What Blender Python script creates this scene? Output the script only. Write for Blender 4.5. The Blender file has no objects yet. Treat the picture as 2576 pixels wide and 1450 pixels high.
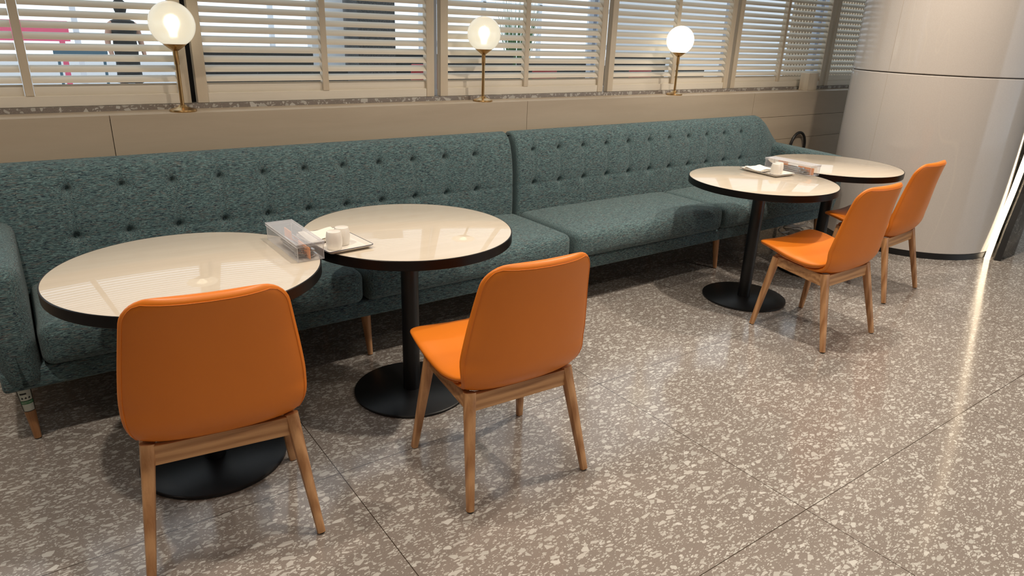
import bpy, bmesh, math, random
from mathutils import Vector, Matrix
random.seed(7)
D = bpy.data; SC = bpy.context.scene; COL = SC.collection
PI = math.pi

# ------------------------------------------------------------------ camera
YAW, PITCH, ROLL, CH = 0.6329, 0.3608, 0.0367, 1.531
fw = Vector((math.sin(YAW)*math.cos(PITCH), math.cos(YAW)*math.cos(PITCH), -math.sin(PITCH)))
rt = Vector((math.cos(YAW), -math.sin(YAW), 0)); up = rt.cross(fw)
r2 = rt*math.cos(ROLL)+up*math.sin(ROLL); u2 = -rt*math.sin(ROLL)+up*math.cos(ROLL)
cam = D.cameras.new('camera'); camo = D.objects.new('camera', cam); COL.objects.link(camo)
m = Matrix((( r2.x, u2.x, -fw.x, 0), (r2.y, u2.y, -fw.y, 0), (r2.z, u2.z, -fw.z, CH), (0, 0, 0, 1)))
camo.matrix_world = m
cam.sensor_width = 36; cam.lens = 1721.8/2576*36; cam.clip_start = 0.05; cam.clip_end = 200
SC.camera = camo
# ------------------------------------------------------------------ world, exposure, lamps
w = D.worlds.new('world'); SC.world = w; w.use_nodes = True
nt = w.node_tree; bg = nt.nodes['Background']
bg.inputs['Color'].default_value = (0.80, 0.91, 1.0, 1); bg.inputs['Strength'].default_value = 1.45
SC.view_settings.view_transform = 'Standard'; SC.view_settings.look = 'None'
SC.view_settings.gamma = 1; SC.view_settings.use_curve_mapping = False
SC.view_settings.exposure = 0.0
CEIL = 3.1
WARM = (1.0, 0.87, 0.72)
SPOTS = [(-0.25, 1.9, 112), (1.3, 1.75, 112), (3.1, 1.9, 165), (4.6, 1.9, 150),
         (-0.3, 0.1, 40), (1.4, 0.0, 50), (3.1, 0.0, 60), (4.7, 0.2, 60), (2.2, -1.8, 95), (4.4, -1.8, 80), (-0.6, -1.8, 95),
         (4.7, 2.75, 55), (1.9, 2.75, 30), (-0.9, 2.75, 25)]  # last row: added fill lamps to brighten the shutters
for i, (x, y, p) in enumerate(SPOTS):
    l = D.lights.new('downlight_lamp', 'SPOT'); l.energy = p; l.color = WARM
    l.spot_size = math.radians(88 if y > 2.5 else 125); l.spot_blend = 0.8; l.shadow_soft_size = 0.045
    o = D.objects.new('downlight_lamp', l); COL.objects.link(o); o.location = (x, y, CEIL-0.03)

# ------------------------------------------------------------------ node material helpers
def mat(name, col=(.5,.5,.5), rough=.5, metal=0, **k):
    m = D.materials.new(name); m.use_nodes = True
    b = m.node_tree.nodes['Principled BSDF']
    b.inputs['Base Color'].default_value = (*col, 1); b.inputs['Roughness'].default_value = rough
    b.inputs['Metallic'].default_value = metal
    for a, v in k.items(): b.inputs[a].default_value = v
    return m
class N:
    def __init__(s, m): s.m = m; s.t = m.node_tree; s.b = s.t.nodes.get('Principled BSDF')
    def n(s, ty, **k):
        x = s.t.nodes.new(ty)
        for a, v in k.items(): setattr(x, a, v)
        return x
    def l(s, a, b): s.t.links.new(a, b)
    def coord(s, scale=(1,1,1), rot=(0,0,0), which='Object', loc=(0,0,0)):
        tc = s.n('ShaderNodeTexCoord'); mp = s.n('ShaderNodeMapping')
        mp.inputs['Scale'].default_value = scale; mp.inputs['Rotation'].default_value = rot; mp.inputs['Location'].default_value = loc
        if which == 'World':
            g = s.n('ShaderNodeNewGeometry'); s.l(g.outputs['Position'], mp.inputs['Vector'])
        else: s.l(tc.outputs[which], mp.inputs['Vector'])
        return mp.outputs['Vector']
    def noise(s, vec, scale=5, detail=3, rough=.5, dist=0):
        x = s.n('ShaderNodeTexNoise'); x.inputs['Scale'].default_value = scale; x.inputs['Detail'].default_value = detail
        x.inputs['Roughness'].default_value = rough; x.inputs['Distortion'].default_value = dist
        s.l(vec, x.inputs['Vector']); return x.outputs['Fac']
    def ramp(s, fac, stops, interp='LINEAR'):
        r = s.n('ShaderNodeValToRGB'); r.color_ramp.interpolation = interp
        e = r.color_ramp.elements
        while len(e) < len(stops): e.new(.5)
        for q, (p, c) in zip(e, stops): q.position = p; q.color = (*c, 1) if len(c) == 3 else c
        s.l(fac, r.inputs['Fac']); return r.outputs['Color']
    def math(s, op, a, b=None, clamp=False):
        x = s.n('ShaderNodeMath', operation=op, use_clamp=clamp)
        for i, v in enumerate((a, b)):
            if v is None: continue
            if isinstance(v, (int, float)): x.inputs[i].default_value = v
            else: s.l(v, x.inputs[i])
        return x.outputs[0]
    def mix(s, fac, a, b, blend='MIX'):
        x = s.n('ShaderNodeMix', data_type='RGBA', blend_type=blend)
        if isinstance(fac, (int, float)): x.inputs[0].default_value = fac
        else: s.l(fac, x.inputs[0])
        for i, v in ((6, a), (7, b)):
            if isinstance(v, tuple): x.inputs[i].default_value = (*v, 1)
            else: s.l(v, x.inputs[i])
        return x.outputs[2]
    def bump(s, h, strength=.3, dist=.001):
        x = s.n('ShaderNodeBump'); x.inputs['Strength'].default_value = strength; x.inputs['Distance'].default_value = dist
        s.l(h, x.inputs['Height']); s.l(x.outputs['Normal'], s.b.inputs['Normal'])

def terrazzo(name, rough=.12, base=(.252,.220,.198), grout=True, sc=1.0, world=True):
    m = mat(name, rough=rough); q = N(m)
    vec = q.coord(which='World') if world else q.coord()
    dn = q.n('ShaderNodeTexNoise'); dn.inputs['Scale'].default_value = 30; dn.inputs['Detail'].default_value = 2; q.l(vec, dn.inputs['Vector'])
    va = q.n('ShaderNodeVectorMath', operation='SCALE'); q.l(dn.outputs['Color'], va.inputs[0]); va.inputs['Scale'].default_value = .002
    vb = q.n('ShaderNodeVectorMath', operation='ADD'); q.l(vec, vb.inputs[0]); q.l(va.outputs[0], vb.inputs[1]); vec2 = vb.outputs[0]
    def layer(scale, prob, thr, rot, st):
        mp = q.n('ShaderNodeMapping'); mp.inputs['Rotation'].default_value = (0, 0, rot); mp.inputs['Scale'].default_value = (1, st, 1)
        q.l(vec2, mp.inputs['Vector'])
        a = q.n('ShaderNodeTexVoronoi', feature='DISTANCE_TO_EDGE'); b = q.n('ShaderNodeTexVoronoi', feature='F1')
        for v in (a, b):
            v.inputs['Scale'].default_value = scale*sc; q.l(mp.outputs[0], v.inputs['Vector'])
        sp = q.n('ShaderNodeSeparateColor'); q.l(b.outputs['Color'], sp.inputs[0])
        k = q.math('LESS_THAN', sp.outputs[0], prob)
        # threshold varies per chip -> varied chip size
        t = q.math('MULTIPLY_ADD', sp.outputs[1], .16); t.node.inputs[2].default_value = thr
        return q.math('MULTIPLY', q.math('GREATER_THAN', a.outputs['Distance'], t), k), sp.outputs[2]
    # base with fine specks
    fine = q.noise(vec, 500, 2); big = q.noise(vec, 3, 3)
    c = q.ramp(fine, [(.35, tuple(v*.7 for v in base)), (.5, base), (.68, tuple(v*1.35 for v in base))])
    c = q.mix(.35, c, q.mix(big, tuple(v*.8 for v in base), tuple(min(1, v*1.2) for v in base)))
    for (s_, p_, t_, r_, st) in ((150, .11, .08, .3, 1.5), (85, .25, .09, 1.4, 2.0), (50, .34, .09, 2.6, 2.1), (29, .32, .09, .5, 1.8)):
        f, h = layer(s_, p_, t_, r_, st)
        chip = q.ramp(h, [(0, (.52,.50,.47)), (.4, (.46,.45,.42)), (.7, (.60,.59,.56)), (1, (.40,.38,.35))])
        c = q.mix(f, c, chip)
    if grout:
        sp = q.n('ShaderNodeSeparateXYZ'); q.l(vec, sp.inputs[0])
        ms = []
        for ax, o_, g_ in ((0, .7477, 1.2704), (1, 2.0353, 1.0669)):
            v = q.math('DIVIDE', q.math('SUBTRACT', sp.outputs[ax], o_-g_*20.5), g_)
            v = q.math('MULTIPLY', q.math('ABSOLUTE', q.math('SUBTRACT', q.math('FRACT', v), .5)), g_)
            ms.append(q.math('LESS_THAN', v, .0014))
        f = q.math('MAXIMUM', ms[0], ms[1])
        c = q.mix(f, c, (.045,.032,.022))
    q.l(c, q.b.inputs['Base Color'])
    q.l(q.math('MULTIPLY_ADD', big, .06), q.b.inputs['Roughness'])
    q.t.nodes[-1].inputs[2].default_value = rough-.03
    return m

def fabric(name, axis=0, side=False):
    m = mat(name, rough=.95); q = N(m); q.b.inputs['Specular IOR Level'].default_value = .15
    q.b.inputs['Sheen Weight'].default_value = .15; q.b.inputs['Sheen Roughness'].default_value = .5
    st = [1, 1, 1]; st[axis] = .085
    def coords(st_, loc=(0,0,0)):
        c0 = q.coord(tuple(st_), loc=loc)
        if not side: return c0
        # on faces turned sideways the weave runs along the depth instead
        c1 = q.coord((1, st_[0], 1), loc=loc)
        tc = q.n('ShaderNodeTexCoord'); sp = q.n('ShaderNodeSeparateXYZ'); q.l(tc.outputs['Normal'], sp.inputs[0])
        f = q.math('GREATER_THAN', q.math('ABSOLUTE', sp.outputs[0]), .72)
        mx = q.n('ShaderNodeMix', data_type='VECTOR'); q.l(f, mx.inputs[0]); q.l(c0, mx.inputs[4]); q.l(c1, mx.inputs[5])
        return mx.outputs[1]
    v = coords(st); a = q.noise(v, 540, 3, .65); b = q.noise(v, 380, 2, .5); 
    st2 = [1,1,1]; st2[axis] = .16
    v2 = coords(st2, (3.1, 1.7, .4)); f = q.noise(v2, 520, 1, .5); g = q.noise(v2, 360, 1, .5)
    c = q.ramp(a, [(.30, (.014,.022,.028)), (.44, (.052,.092,.105)), (.54, (.105,.178,.190)), (.70, (.235,.365,.375))])
    c = q.mix(q.ramp(b, [(.56, (0,0,0)), (.66, (1,1,1))]), c, (.15,.145,.14))
    c = q.mix(q.ramp(g, [(.60, (0,0,0)), (.66, (.9,.9,.9))]), c, (.012,.02,.04))
    c = q.mix(q.ramp(f, [(.66, (0,0,0)), (.72, (.9,.9,.9))]), c, (.28,.46,.46))
    q.l(c, q.b.inputs['Base Color']); q.bump(a, .8, .0025)
    return m

def wood(name, c1, c2, axis=2, scale=9, rough=.4, stretch=.06, bump=.15):
    m = mat(name, rough=rough); q = N(m); st = [1, 1, 1]; st[axis] = stretch
    v = q.coord(tuple(st)); a = q.noise(v, scale*6, 4, .65, .6); 
    wv = q.n('ShaderNodeTexWave', wave_type='RINGS'); wv.inputs['Scale'].default_value = scale; wv.inputs['Distortion'].default_value = 6
    wv.inputs['Detail'].default_value = 2; wv.inputs['Detail Scale'].default_value = 1.5; q.l(v, wv.inputs['Vector'])
    f = q.math('ADD', q.math('MULTIPLY', a, .65), q.math('MULTIPLY', wv.outputs['Fac'], .35))
    q.l(q.ramp(f, [(.25, c1), (.7, c2)]), q.b.inputs['Base Color']); q.bump(f, bump, .0006)
    return m

def glass_plastic(name, tint=(.9,.9,.9), opacity=.3, rough=.15):
    m = D.materials.new(name); m.use_nodes = True; t = m.node_tree
    b = t.nodes['Principled BSDF']; out = t.nodes['Material Output']
    b.inputs['Base Color'].default_value = (*tint, 1); b.inputs['Roughness'].default_value = rough
    tr = t.nodes.new('ShaderNodeBsdfTransparent'); mx = t.nodes.new('ShaderNodeMixShader')
    fr = t.nodes.new('ShaderNodeLayerWeight'); fr.inputs['Blend'].default_value = .5
    pw = t.nodes.new('ShaderNodeMath'); pw.operation = 'POWER'; pw.inputs[1].default_value = 5; t.links.new(fr.outputs['Facing'], pw.inputs[0])
    ad = t.nodes.new('ShaderNodeMath'); ad.operation = 'MULTIPLY_ADD'; ad.use_clamp = True; ad.inputs[1].default_value = .5; ad.inputs[2].default_value = opacity
    t.links.new(pw.outputs[0], ad.inputs[0]); t.links.new(ad.outputs[0], mx.inputs[0])
    t.links.new(tr.outputs[0], mx.inputs[1]); t.links.new(b.outputs[0], mx.inputs[2]); t.links.new(mx.outputs[0], out.inputs[0])
    return m

M = {}
M['floor'] = terrazzo('terrazzo_floor')
M['sill'] = terrazzo('terrazzo_sill', rough=.3, grout=False, sc=.7)
M['fab'] = fabric('woven_teal', 0); M['faby'] = fabric('woven_teal_side', 0, True)
M['oak'] = wood('light_oak', (.36,.165,.065), (.62,.34,.16), 2, 10, .38, .07)
M['oakx'] = wood('light_oak_rail', (.34,.155,.06), (.60,.33,.15), 0, 10, .38, .07)
M['veneer'] = wood('greige_veneer', (.45,.375,.285), (.51,.43,.33), 0, 3, .42, .12, .05)
M['shutter'] = wood('cream_painted_wood', (.80,.74,.63), (.84,.78,.67), 0, 6, .45, .1, .05)
M['shutterz'] = wood('cream_painted_stile', (.66,.57,.44), (.71,.62,.49), 2, 6, .45, .1, .05)
M['black'] = mat('black_powder_coat', (.008,.008,.009), .38)
M['edge'] = mat('black_table_edge', (.006,.005,.005), .35, **{'Specular IOR Level': .25})
M['brass'] = mat('brass', (.50,.33,.15), .28, 1.0)
M['leather'] = mat('orange_leatherette', (.60,.175,.018), .42)
q = N(M['leather']); v = q.coord(); q.bump(q.noise(v, 420, 2), .12, .0006)
q.l(q.mix(q.noise(v, 6, 3), (.70,.185,.010), (.76,.21,.014)), q.b.inputs['Base Color'])
M['pipe'] = mat('orange_piping', (.56,.16,.02), .45)
M['rubber'] = mat('dark_rubber', (.02,.018,.016), .7)
M['white'] = mat('white_ceramic', (.80,.76,.70), .16)
M['rim'] = mat('dark_blue_rim', (.03,.035,.08), .25)
M['napkin'] = mat('white_paper', (.85,.80,.72), .85)
M['steel'] = mat('steel', (.62,.61,.60), .18, 1.0)
M['orangecard'] = mat('orange_card', (.85,.33,.11), .6)
M['plastic'] = glass_plastic('frosted_clear_plastic', (.72,.72,.75), .10, .2)
M['lid'] = glass_plastic('frosted_plastic_lid', (.72,.73,.78), .17, .25)
M['plasticedge'] = glass_plastic('plastic_edge', (.85,.85,.87), .5, .2)
M['cable'] = mat('grey_white_cable', (.75,.72,.68), .4)
M['blackcable'] = mat('black_hose', (.015,.015,.016), .4)
# table top: cream with faint grain and a clear coat
M['top'] = mat('cream_laminate', (.72,.62,.48), .03); q = N(M['top'])
v = q.coord((.12, 1, 1), rot=(0,0,.1)); a = q.noise(v, 22, 4, .6)
q.l(q.ramp(a, [(.3, (.60,.53,.435)), (.7, (.635,.565,.47))]), q.b.inputs['Base Color'])
q.b.inputs['Specular IOR Level'].default_value = .42
# column stone
M['stone'] = mat('polished_cream_stone', (.5,.45,.41), .10); q = N(M['stone'])
v = q.coord((1,1,1), which='World')
a = q.noise(v, 130, 3, .6); b = q.noise(v, 1.3, 2)
c = q.ramp(a, [(.3, (.60,.555,.52)), (.7, (.65,.61,.575))]); c = q.mix(.3, c, q.mix(b, (.60,.555,.52), (.67,.63,.59)))
v2 = q.coord((1, 1, .12), which='World'); vn = q.noise(v2, 2.2, 2, .5, .5)
vein = q.ramp(q.math('ABSOLUTE', q.math('SUBTRACT', vn, .5)), [(0, (.35,.35,.35)), (.0004, (0,0,0))])
c = q.mix(vein, c, (.72,.67,.60)); q.l(c, q.b.inputs['Base Color'])
M['darkstone'] = mat('dark_grey_marble', (.06,.06,.058), .2); q = N(M['darkstone'])
v = q.coord(which='World'); vn = q.noise(v, 6, 5, .6, 1.5)
vein = q.ramp(q.math('ABSOLUTE', q.math('SUBTRACT', vn, .5)), [(0, (1,1,1)), (.012, (0,0,0))])
q.l(q.mix(vein, q.mix(q.noise(v, 40, 4), (.07,.068,.064), (.15,.145,.135)), (.32,.31,.29)), q.b.inputs['Base Color'])
M['joint'] = mat('joint', (.12,.10,.085), .6)
M['wallpaint'] = mat('warm_white_paint', (.66,.60,.52), .7)
M['ceil'] = mat('ceiling_paint', (.72,.68,.62), .8)
M['bluegrey'] = mat('blue_grey_strip', (.55,.60,.70), .5)
def emis(name, col, s):
    m = mat(name, (0,0,0)); b = m.node_tree.nodes['Principled BSDF']
    b.inputs['Emission Color'].default_value = (*col, 1); b.inputs['Emission Strength'].default_value = s; return m
M['led'] = emis('warm_led', (1,.80,.55), 5)
M['down'] = emis('downlight_glow', (1,.82,.6), 3)
M['bulb'] = emis('bulb_glow', (1,.88,.66), 4.5)
def globe_mat(name, es, refr):
    m = D.materials.new(name); m.use_nodes = True; t = m.node_tree; t.nodes.remove(t.nodes['Principled BSDF'])
    out = t.nodes['Material Output']
    tl = t.nodes.new('ShaderNodeBsdfTranslucent'); tl.inputs[0].default_value = (.95,.93,.85,1)
    rf = t.nodes.new('ShaderNodeBsdfRefraction'); rf.inputs['IOR'].default_value = 1.12; rf.inputs['Roughness'].default_value = .62
    rf.inputs[0].default_value = (.98,.97,.92,1)
    df = t.nodes.new('ShaderNodeBsdfDiffuse'); df.inputs[0].default_value = (.8,.8,.74,1)
    gl = t.nodes.new('ShaderNodeBsdfGlossy'); gl.inputs['Roughness'].default_value = .05
    em = t.nodes.new('ShaderNodeEmission'); em.inputs[0].default_value = (1,.94,.80,1); em.inputs[1].default_value = es
    m1 = t.nodes.new('ShaderNodeMixShader'); m1.inputs[0].default_value = refr
    m2 = t.nodes.new('ShaderNodeMixShader'); m2.inputs[0].default_value = .25
    m3 = t.nodes.new('ShaderNodeMixShader'); fr = t.nodes.new('ShaderNodeFresnel'); fr.inputs[0].default_value = 1.4
    ad = t.nodes.new('ShaderNodeAddShader'); L = t.links.new
    L(tl.outputs[0], m1.inputs[1]); L(rf.outputs[0], m1.inputs[2]); L(m1.outputs[0], m2.inputs[1]); L(df.outputs[0], m2.inputs[2])
    L(fr.outputs[0], m3.inputs[0]); L(m2.outputs[0], m3.inputs[1]); L(gl.outputs[0], m3.inputs[2])
    L(m3.outputs[0], ad.inputs[0]); L(em.outputs[0], ad.inputs[1]); L(ad.outputs[0], out.inputs[0])
    return m
M['globe'] = globe_mat('frosted_globe', .17, .5)
M['opal'] = globe_mat('opal_globe', .75, .05)

# ------------------------------------------------------------------ mesh helpers
class MB:
    def __init__(s): s.v = []; s.f = []
    def add(s, vs, fs):
        o = len(s.v); s.v += [tuple(v) for v in vs]; s.f += [tuple(i+o for i in f) for f in fs]; return s
    def box(s, x0, x1, y0, y1, z0, z1):
        vs = [(x, y, z) for x in (x0, x1) for y in (y0, y1) for z in (z0, z1)]
        return s.add(vs, [(0,1,3,2), (4,6,7,5), (0,4,5,1), (2,3,7,6), (0,2,6,4), (1,5,7,3)])
    def rbox(s, x0, x1, y0, y1, z0, z1, r=.01, n=2, seg=3, warp=None):
        def arr(a, b):
            rr = min(r, (b-a)/2*.999)
            e = [a+rr*(1-math.cos(PI/2*i/seg)) for i in range(seg+1)]
            mid = [a+rr+(b-a-2*rr)*i/n for i in range(1, n)]
            f = [b-rr*(1-math.cos(PI/2*(seg-i)/seg)) for i in range(seg+1)]
            return e+mid+f
        X, Y, Z = arr(x0, x1), arr(y0, y1), arr(z0, z1)
        rr = min(r, (x1-x0)/2*.999, (y1-y0)/2*.999, (z1-z0)/2*.999)
        idx = {}; vs = []; fs = []
        def V(i, j, k):
            if (i, j, k) in idx: return idx[i, j, k]
            p = Vector((X[i], Y[j], Z[k]))
            q_ = Vector((min(max(p.x, x0+rr), x1-rr), min(max(p.y, y0+rr), y1-rr), min(max(p.z, z0+rr), z1-rr)))
            d = p-q_
            if d.length > 1e-9:
                # count saturated axes
                p = q_+d.normalized()*rr
            if warp: p = Vector(warp(p))
            idx[i, j, k] = len(vs); vs.append(p); return idx[i, j, k]
        nx, ny, nz = len(X)-1, len(Y)-1, len(Z)-1
        for i in range(nx):
            for j in range(ny):
                fs.append((V(i,j,0), V(i,j+1,0), V(i+1,j+1,0), V(i+1,j,0))); fs.append((V(i,j,nz), V(i+1,j,nz), V(i+1,j+1,nz), V(i,j+1,nz)))
        for i in range(nx):
            for k in range(nz):
                fs.append((V(i,0,k), V(i+1,0,k), V(i+1,0,k+1), V(i,0,k+1))); fs.append((V(i,ny,k), V(i,ny,k+1), V(i+1,ny,k+1), V(i+1,ny,k)))
        for j in range(ny):
            for k in range(nz):
                fs.append((V(0,j,k), V(0,j,k+1), V(0,j+1,k+1), V(0,j+1,k))); fs.append((V(nx,j,k), V(nx,j+1,k), V(nx,j+1,k+1), V(nx,j,k+1)))
        return s.add(vs, fs)
    def lathe(s, prof, c=(0,0,0), n=48):
        vs = []; fs = []; k = len(prof)
        for i in range(n):
            a = 2*PI*i/n
            for r, z in prof: vs.append((c[0]+r*math.cos(a), c[1]+r*math.sin(a), c[2]+z))
        for i in range(n):
            for j in range(k-1):
                a, b = i*k+j, ((i+1) % n)*k+j
                fs.append((a, b, b+1, a+1))
        if prof[0][0] > 1e-6: fs.append(tuple(i*k for i in reversed(range(n))))
        if prof[-1][0] > 1e-6: fs.append(tuple(i*k+k-1 for i in range(n)))
        return s.add(vs, fs)
    def tube(s, pts, r, n=10, closed=False, sq=2.0):
        pts = [Vector(p) for p in pts]; R = r if isinstance(r, (list, tuple)) else [r]*len(pts)
        vs = []; fs = []; prev = None; L = len(pts)
        for i, p in enumerate(pts):
            a = pts[(i-1) % L] if (closed or i > 0) else p; b = pts[(i+1) % L] if (closed or i < L-1) else p
            t = (b-a).normalized()
            if prev is None:
                u = Vector((1,0,0)) if abs(t.x) < .9 else Vector((0,1,0)); u = (u-t*u.dot(t)).normalized()
            else: u = (prev-t*prev.dot(t)).normalized()
            prev = u; w_ = t.cross(u)
            for k in range(n):
                an = 2*PI*k/n; cc, ss = math.cos(an), math.sin(an)
                e = (abs(cc)**sq+abs(ss)**sq)**(-1/sq)
                vs.append(p+(u*cc+w_*ss)*e*R[i])
        for i in range(L if closed else L-1):
            for k in range(n):
                a, b = i*n+k, i*n+(k+1) % n; c, d = ((i+1) % L)*n+k, ((i+1) % L)*n+(k+1) % n
                fs.append((a, b, d, c))
        if not closed: fs.append(tuple(reversed(range(n)))); fs.append(tuple((L-1)*n+k for k in range(n)))
        return s.add(vs, fs)
    def loops(s, rows, cap=True):
        n = len(rows[0]); vs = [p for r in rows for p in r]; fs = []
        for i in range(len(rows)-1):
            for k in range(n):
                fs.append((i*n+k, i*n+(k+1) % n, (i+1)*n+(k+1) % n, (i+1)*n+k))
        if cap: fs.append(tuple(reversed(range(n)))); fs.append(tuple((len(rows)-1)*n+k for k in range(n)))
        return s.add(vs, fs)
    def build(s, name, m, parent=None, smooth=True, sub=0, ang=40, loc=None):
        me = D.meshes.new(name); me.from_pydata(s.v, [], s.f)
        bm = bmesh.new(); bm.from_mesh(me); bmesh.ops.remove_doubles(bm, verts=bm.verts, dist=1e-6)
        bmesh.ops.recalc_face_normals(bm, faces=bm.faces)
        if smooth:
            for f in bm.faces: f.smooth = True
            ca = math.radians(ang)
            for e in bm.edges:
                if len(e.link_faces) == 2 and e.calc_face_angle(0) > ca: e.smooth = False
        bm.to_mesh(me); bm.free()
        me.materials.append(m if not isinstance(m, str) else M[m])
        o = D.objects.new(name, me); COL.objects.link(o)
        if parent: o.parent = parent
        if loc: o.location = loc
        if sub:
            md = o.modifiers.new('sub', 'SUBSURF'); md.levels = sub; md.render_levels = sub
        return o
def bevel(o, w=.003, seg=2):
    md = o.modifiers.new('bevel', 'BEVEL'); md.width = w; md.segments = seg; md.limit_method = 'ANGLE'; return o
def tag(o, label=None, cat=None, group=None, kind=None):
    for k, v in (('label', label), ('category', cat), ('group', group), ('kind', kind)):
        if v: o[k] = v
    return o
def thing(name, label, cat, loc=(0,0,0), rz=0, group=None):
    o = D.objects.new(name, None); COL.objects.link(o); o.location = loc; o.rotation_euler = (0,0,rz); o.empty_display_size = .1
    return tag(o, label, cat, group)
KIDS = {}
def dup(root, loc, rz, label, group=None):
    def rec(o, par):
        c = o.copy(); COL.objects.link(c)
        if par: c.parent = par
        for ch in list(D.objects):
            if ch.parent == o: rec(ch, c)
        return c
    r = rec(root, None); r.location = loc; r.rotation_euler = (0,0,rz); r['label'] = label
    if group: r['group'] = group
    return r
def struct(name, mb, m, **k):
    o = mb.build(name, m, smooth=False); tag(o, k.get('label'), None, None, 'structure'); return o

# ================================================================== SETTING
WY = 3.62          # front face of the low panelled wall
LZ = 1.106         # its ledge height
struct('floor', MB().box(-5, 12, -5, 4.3, -.1, 0), 'floor', label='grey terrazzo tiled floor with cream stone chips')
struct('floor_outside', MB().box(-12, 30, 4.3, 34, -.1, 0), mat('outer_floor', (.35,.35,.36), .35), label='pale floor of the hall beyond the shutters')
struct('ceiling', MB().box(-5, 12, -5, 4.3, CEIL, CEIL+.1), 'ceil')
struct('wall_left', MB().box(-5.1, -5, -5, 4.3, 0, CEIL), 'wallpaint')
struct('wall_front', MB().box(-5, 6.0, -5.1, -5, 0, CEIL), 'wallpaint')
struct('wall_right', MB().box(12, 12.1, -5, 4.3, 0, CEIL), 'wallpaint')
# panelled low wall
mb = MB(); PX = [-5, -1.985, .37, 2.725, 5.09, 7.45, 10]
for a, b in zip(PX[:-1], PX[1:]):
    for z0, z1 in ((.02, .50), (.50, .70), (.70, .90), (.90, LZ-.0)):
        if b <= 5.2 and z0 == .90: pass
        mb.box(a+.0015, b-.0015, WY, WY+.02, z0+.0015, z1-(.0015 if z1 < LZ else 0))
wl = struct('wall_back', mb, 'veneer', label='low wall of greige wood panels behind the sofas')
o = MB().box(-5, 10, WY+.012, 3.80, 0, LZ-.02).build('wall_core', mat('panel_gap', (.03,.022,.015), .8), wl, smooth=False)
o = MB().box(-5, 10, WY+.0195, 3.80, LZ-.022, LZ).build('ledge', 'veneer', wl, smooth=False); bevel(o, .002)
# lintel above the shutters
struct('wall_back_upper', MB().box(-5, 12, 3.80, 3.95, 2.35, CEIL), 'wallpaint')
struct('trim_1', MB().box(-5, 10, 3.797, 4.2, 0, 1.13), 'sill', label='terrazzo window sill strip under the shutters')
# window glass behind the shutters
for i, (a, b) in enumerate(((-2.05, .78), (.78, 3.57), (3.57, 6.4), (6.4, 9.2))):
    g = struct('window_%d' % (i+1), MB().box(a+.02, b-.02, 3.985, 3.99, 1.15, 2.34), glass_plastic('window_glass', (.8,.9,.9), .04, .02), label='glass pane behind the louvred shutters')
    f = MB()
    f.box(a, a+.025, 3.96, 4.01, 1.13, 2.35); f.box(b-.025, b, 3.96, 4.01, 1.13, 2.35); f.box(a+.02, b-.02, 3.96, 4.01, 1.13, 1.155)
    f.build('window_frame', 'bluegrey', g, smooth=False)

# ================================================================== COLUMN
cx, cy, cr = 6.0, 2.6, .64
col = thing('round_column', 'round cream stone column with a horizontal joint and black skirting at the right', 'column', (cx, cy, 0))
def ring(z0, z1, r, n=128): return MB().lathe([(r-.004, z0), (r, z0+.004), (r, z1-.004), (r-.004, z1)], n=n)
o = ring(.045, 1.328, cr).build('lower_cladding', 'stone', col); 
o = ring(1.336, CEIL, cr).build('upper_cladding', 'stone', col)
MB().lathe([(cr-.012, .0), (cr-.012, CEIL)], n=96).build('joint_core', 'joint', col)
MB().lathe([(cr+.002, 0), (cr+.002, .045), (cr-.01, .045)], n=128).build('skirting', 'black', col)
# vertical joints
mb = MB()
for a in (math.radians(171), math.radians(51), math.radians(291)):
    c, s = math.cos(a), math.sin(a); t = Vector((-s, c, 0)); p = Vector((c*cr, s*cr, 0))
    for z0, z1 in ((.05, 1.32), (1.34, CEIL)):
        vs = []
        for z in (z0, z1):
            for k in (-1, 1):
                for rr in (-.003, .0006): vs.append(Vector((c, s, 0))*(cr+rr)+t*k*.0012+Vector((0,0,z)))
        mb.add(vs, [(0,1,3,2), (4,6,7,5), (0,4,5,1), (2,3,7,6), (0,2,6,4), (1,5,7,3)])
mb.build('vertical_joint', mat('pale_joint', (.52,.46,.40), .4), col, smooth=False)

# leaning light strip, black trim and dark stone right of it
SP = [(5.955, 1.945, 0), (6.03, 1.955, .22), (6.135, 1.962, .50), (6.225, 1.97, .78), (6.33, 1.97, 1.15), (6.44, 1.97, 1.6), (6.54, 1.97, 2.3), (6.56, 1.97, CEIL)]
def ribbon(pts, off0, off1, th):
    mb = MB(); rows = []
    for p in pts:
        p = Vector(p); d = Vector((p.y, -p.x, 0)).normalized()     # sideways as seen from the room
        n = Vector((p.x, p.y, 0)).normalized()
        a, b = p+d*off0, p+d*off1
        rows.append([a, b, b+n*th, a+n*th])
    return mb.loops(rows)
st = thing('leaning_stone_wall', 'dark grey marble wall with a leaning black edge and warm light strip beside the column', 'wall', (0,0,0))
ribbon(SP, -.004, .034, .01).build('light_strip', 'led', st, smooth=False)
ribbon([(p[0], p[1]-.02, p[2]) for p in SP], .042, .085, .05).build('edge_trim', 'black', st, smooth=False)
rows = []
for p in SP:
    r_ = []; x0 = p[0]; 
    base = Vector((x0+.02, p[1]-.075, p[2]))
    for i in range(15):
        a = i/14*PI*.55
        r_.append(base+Vector((.62*math.sin(a), -.12*math.sin(a*1.0)+.40*(1-math.cos(a)), 0)))
    rows.append(r_)
mb = MB(); n = 15
vs = [q_ for r_ in rows for q_ in r_]; fs = [(i*n+k, i*n+k+1, (i+1)*n+k+1, (i+1)*n+k) for i in range(len(rows)-1) for k in range(n-1)]
o = mb.add(vs, fs).build('marble_face', 'darkstone', st); so = o.modifiers.new('s', 'SOLIDIFY'); so.thickness = .03; so.offset = -1

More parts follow.
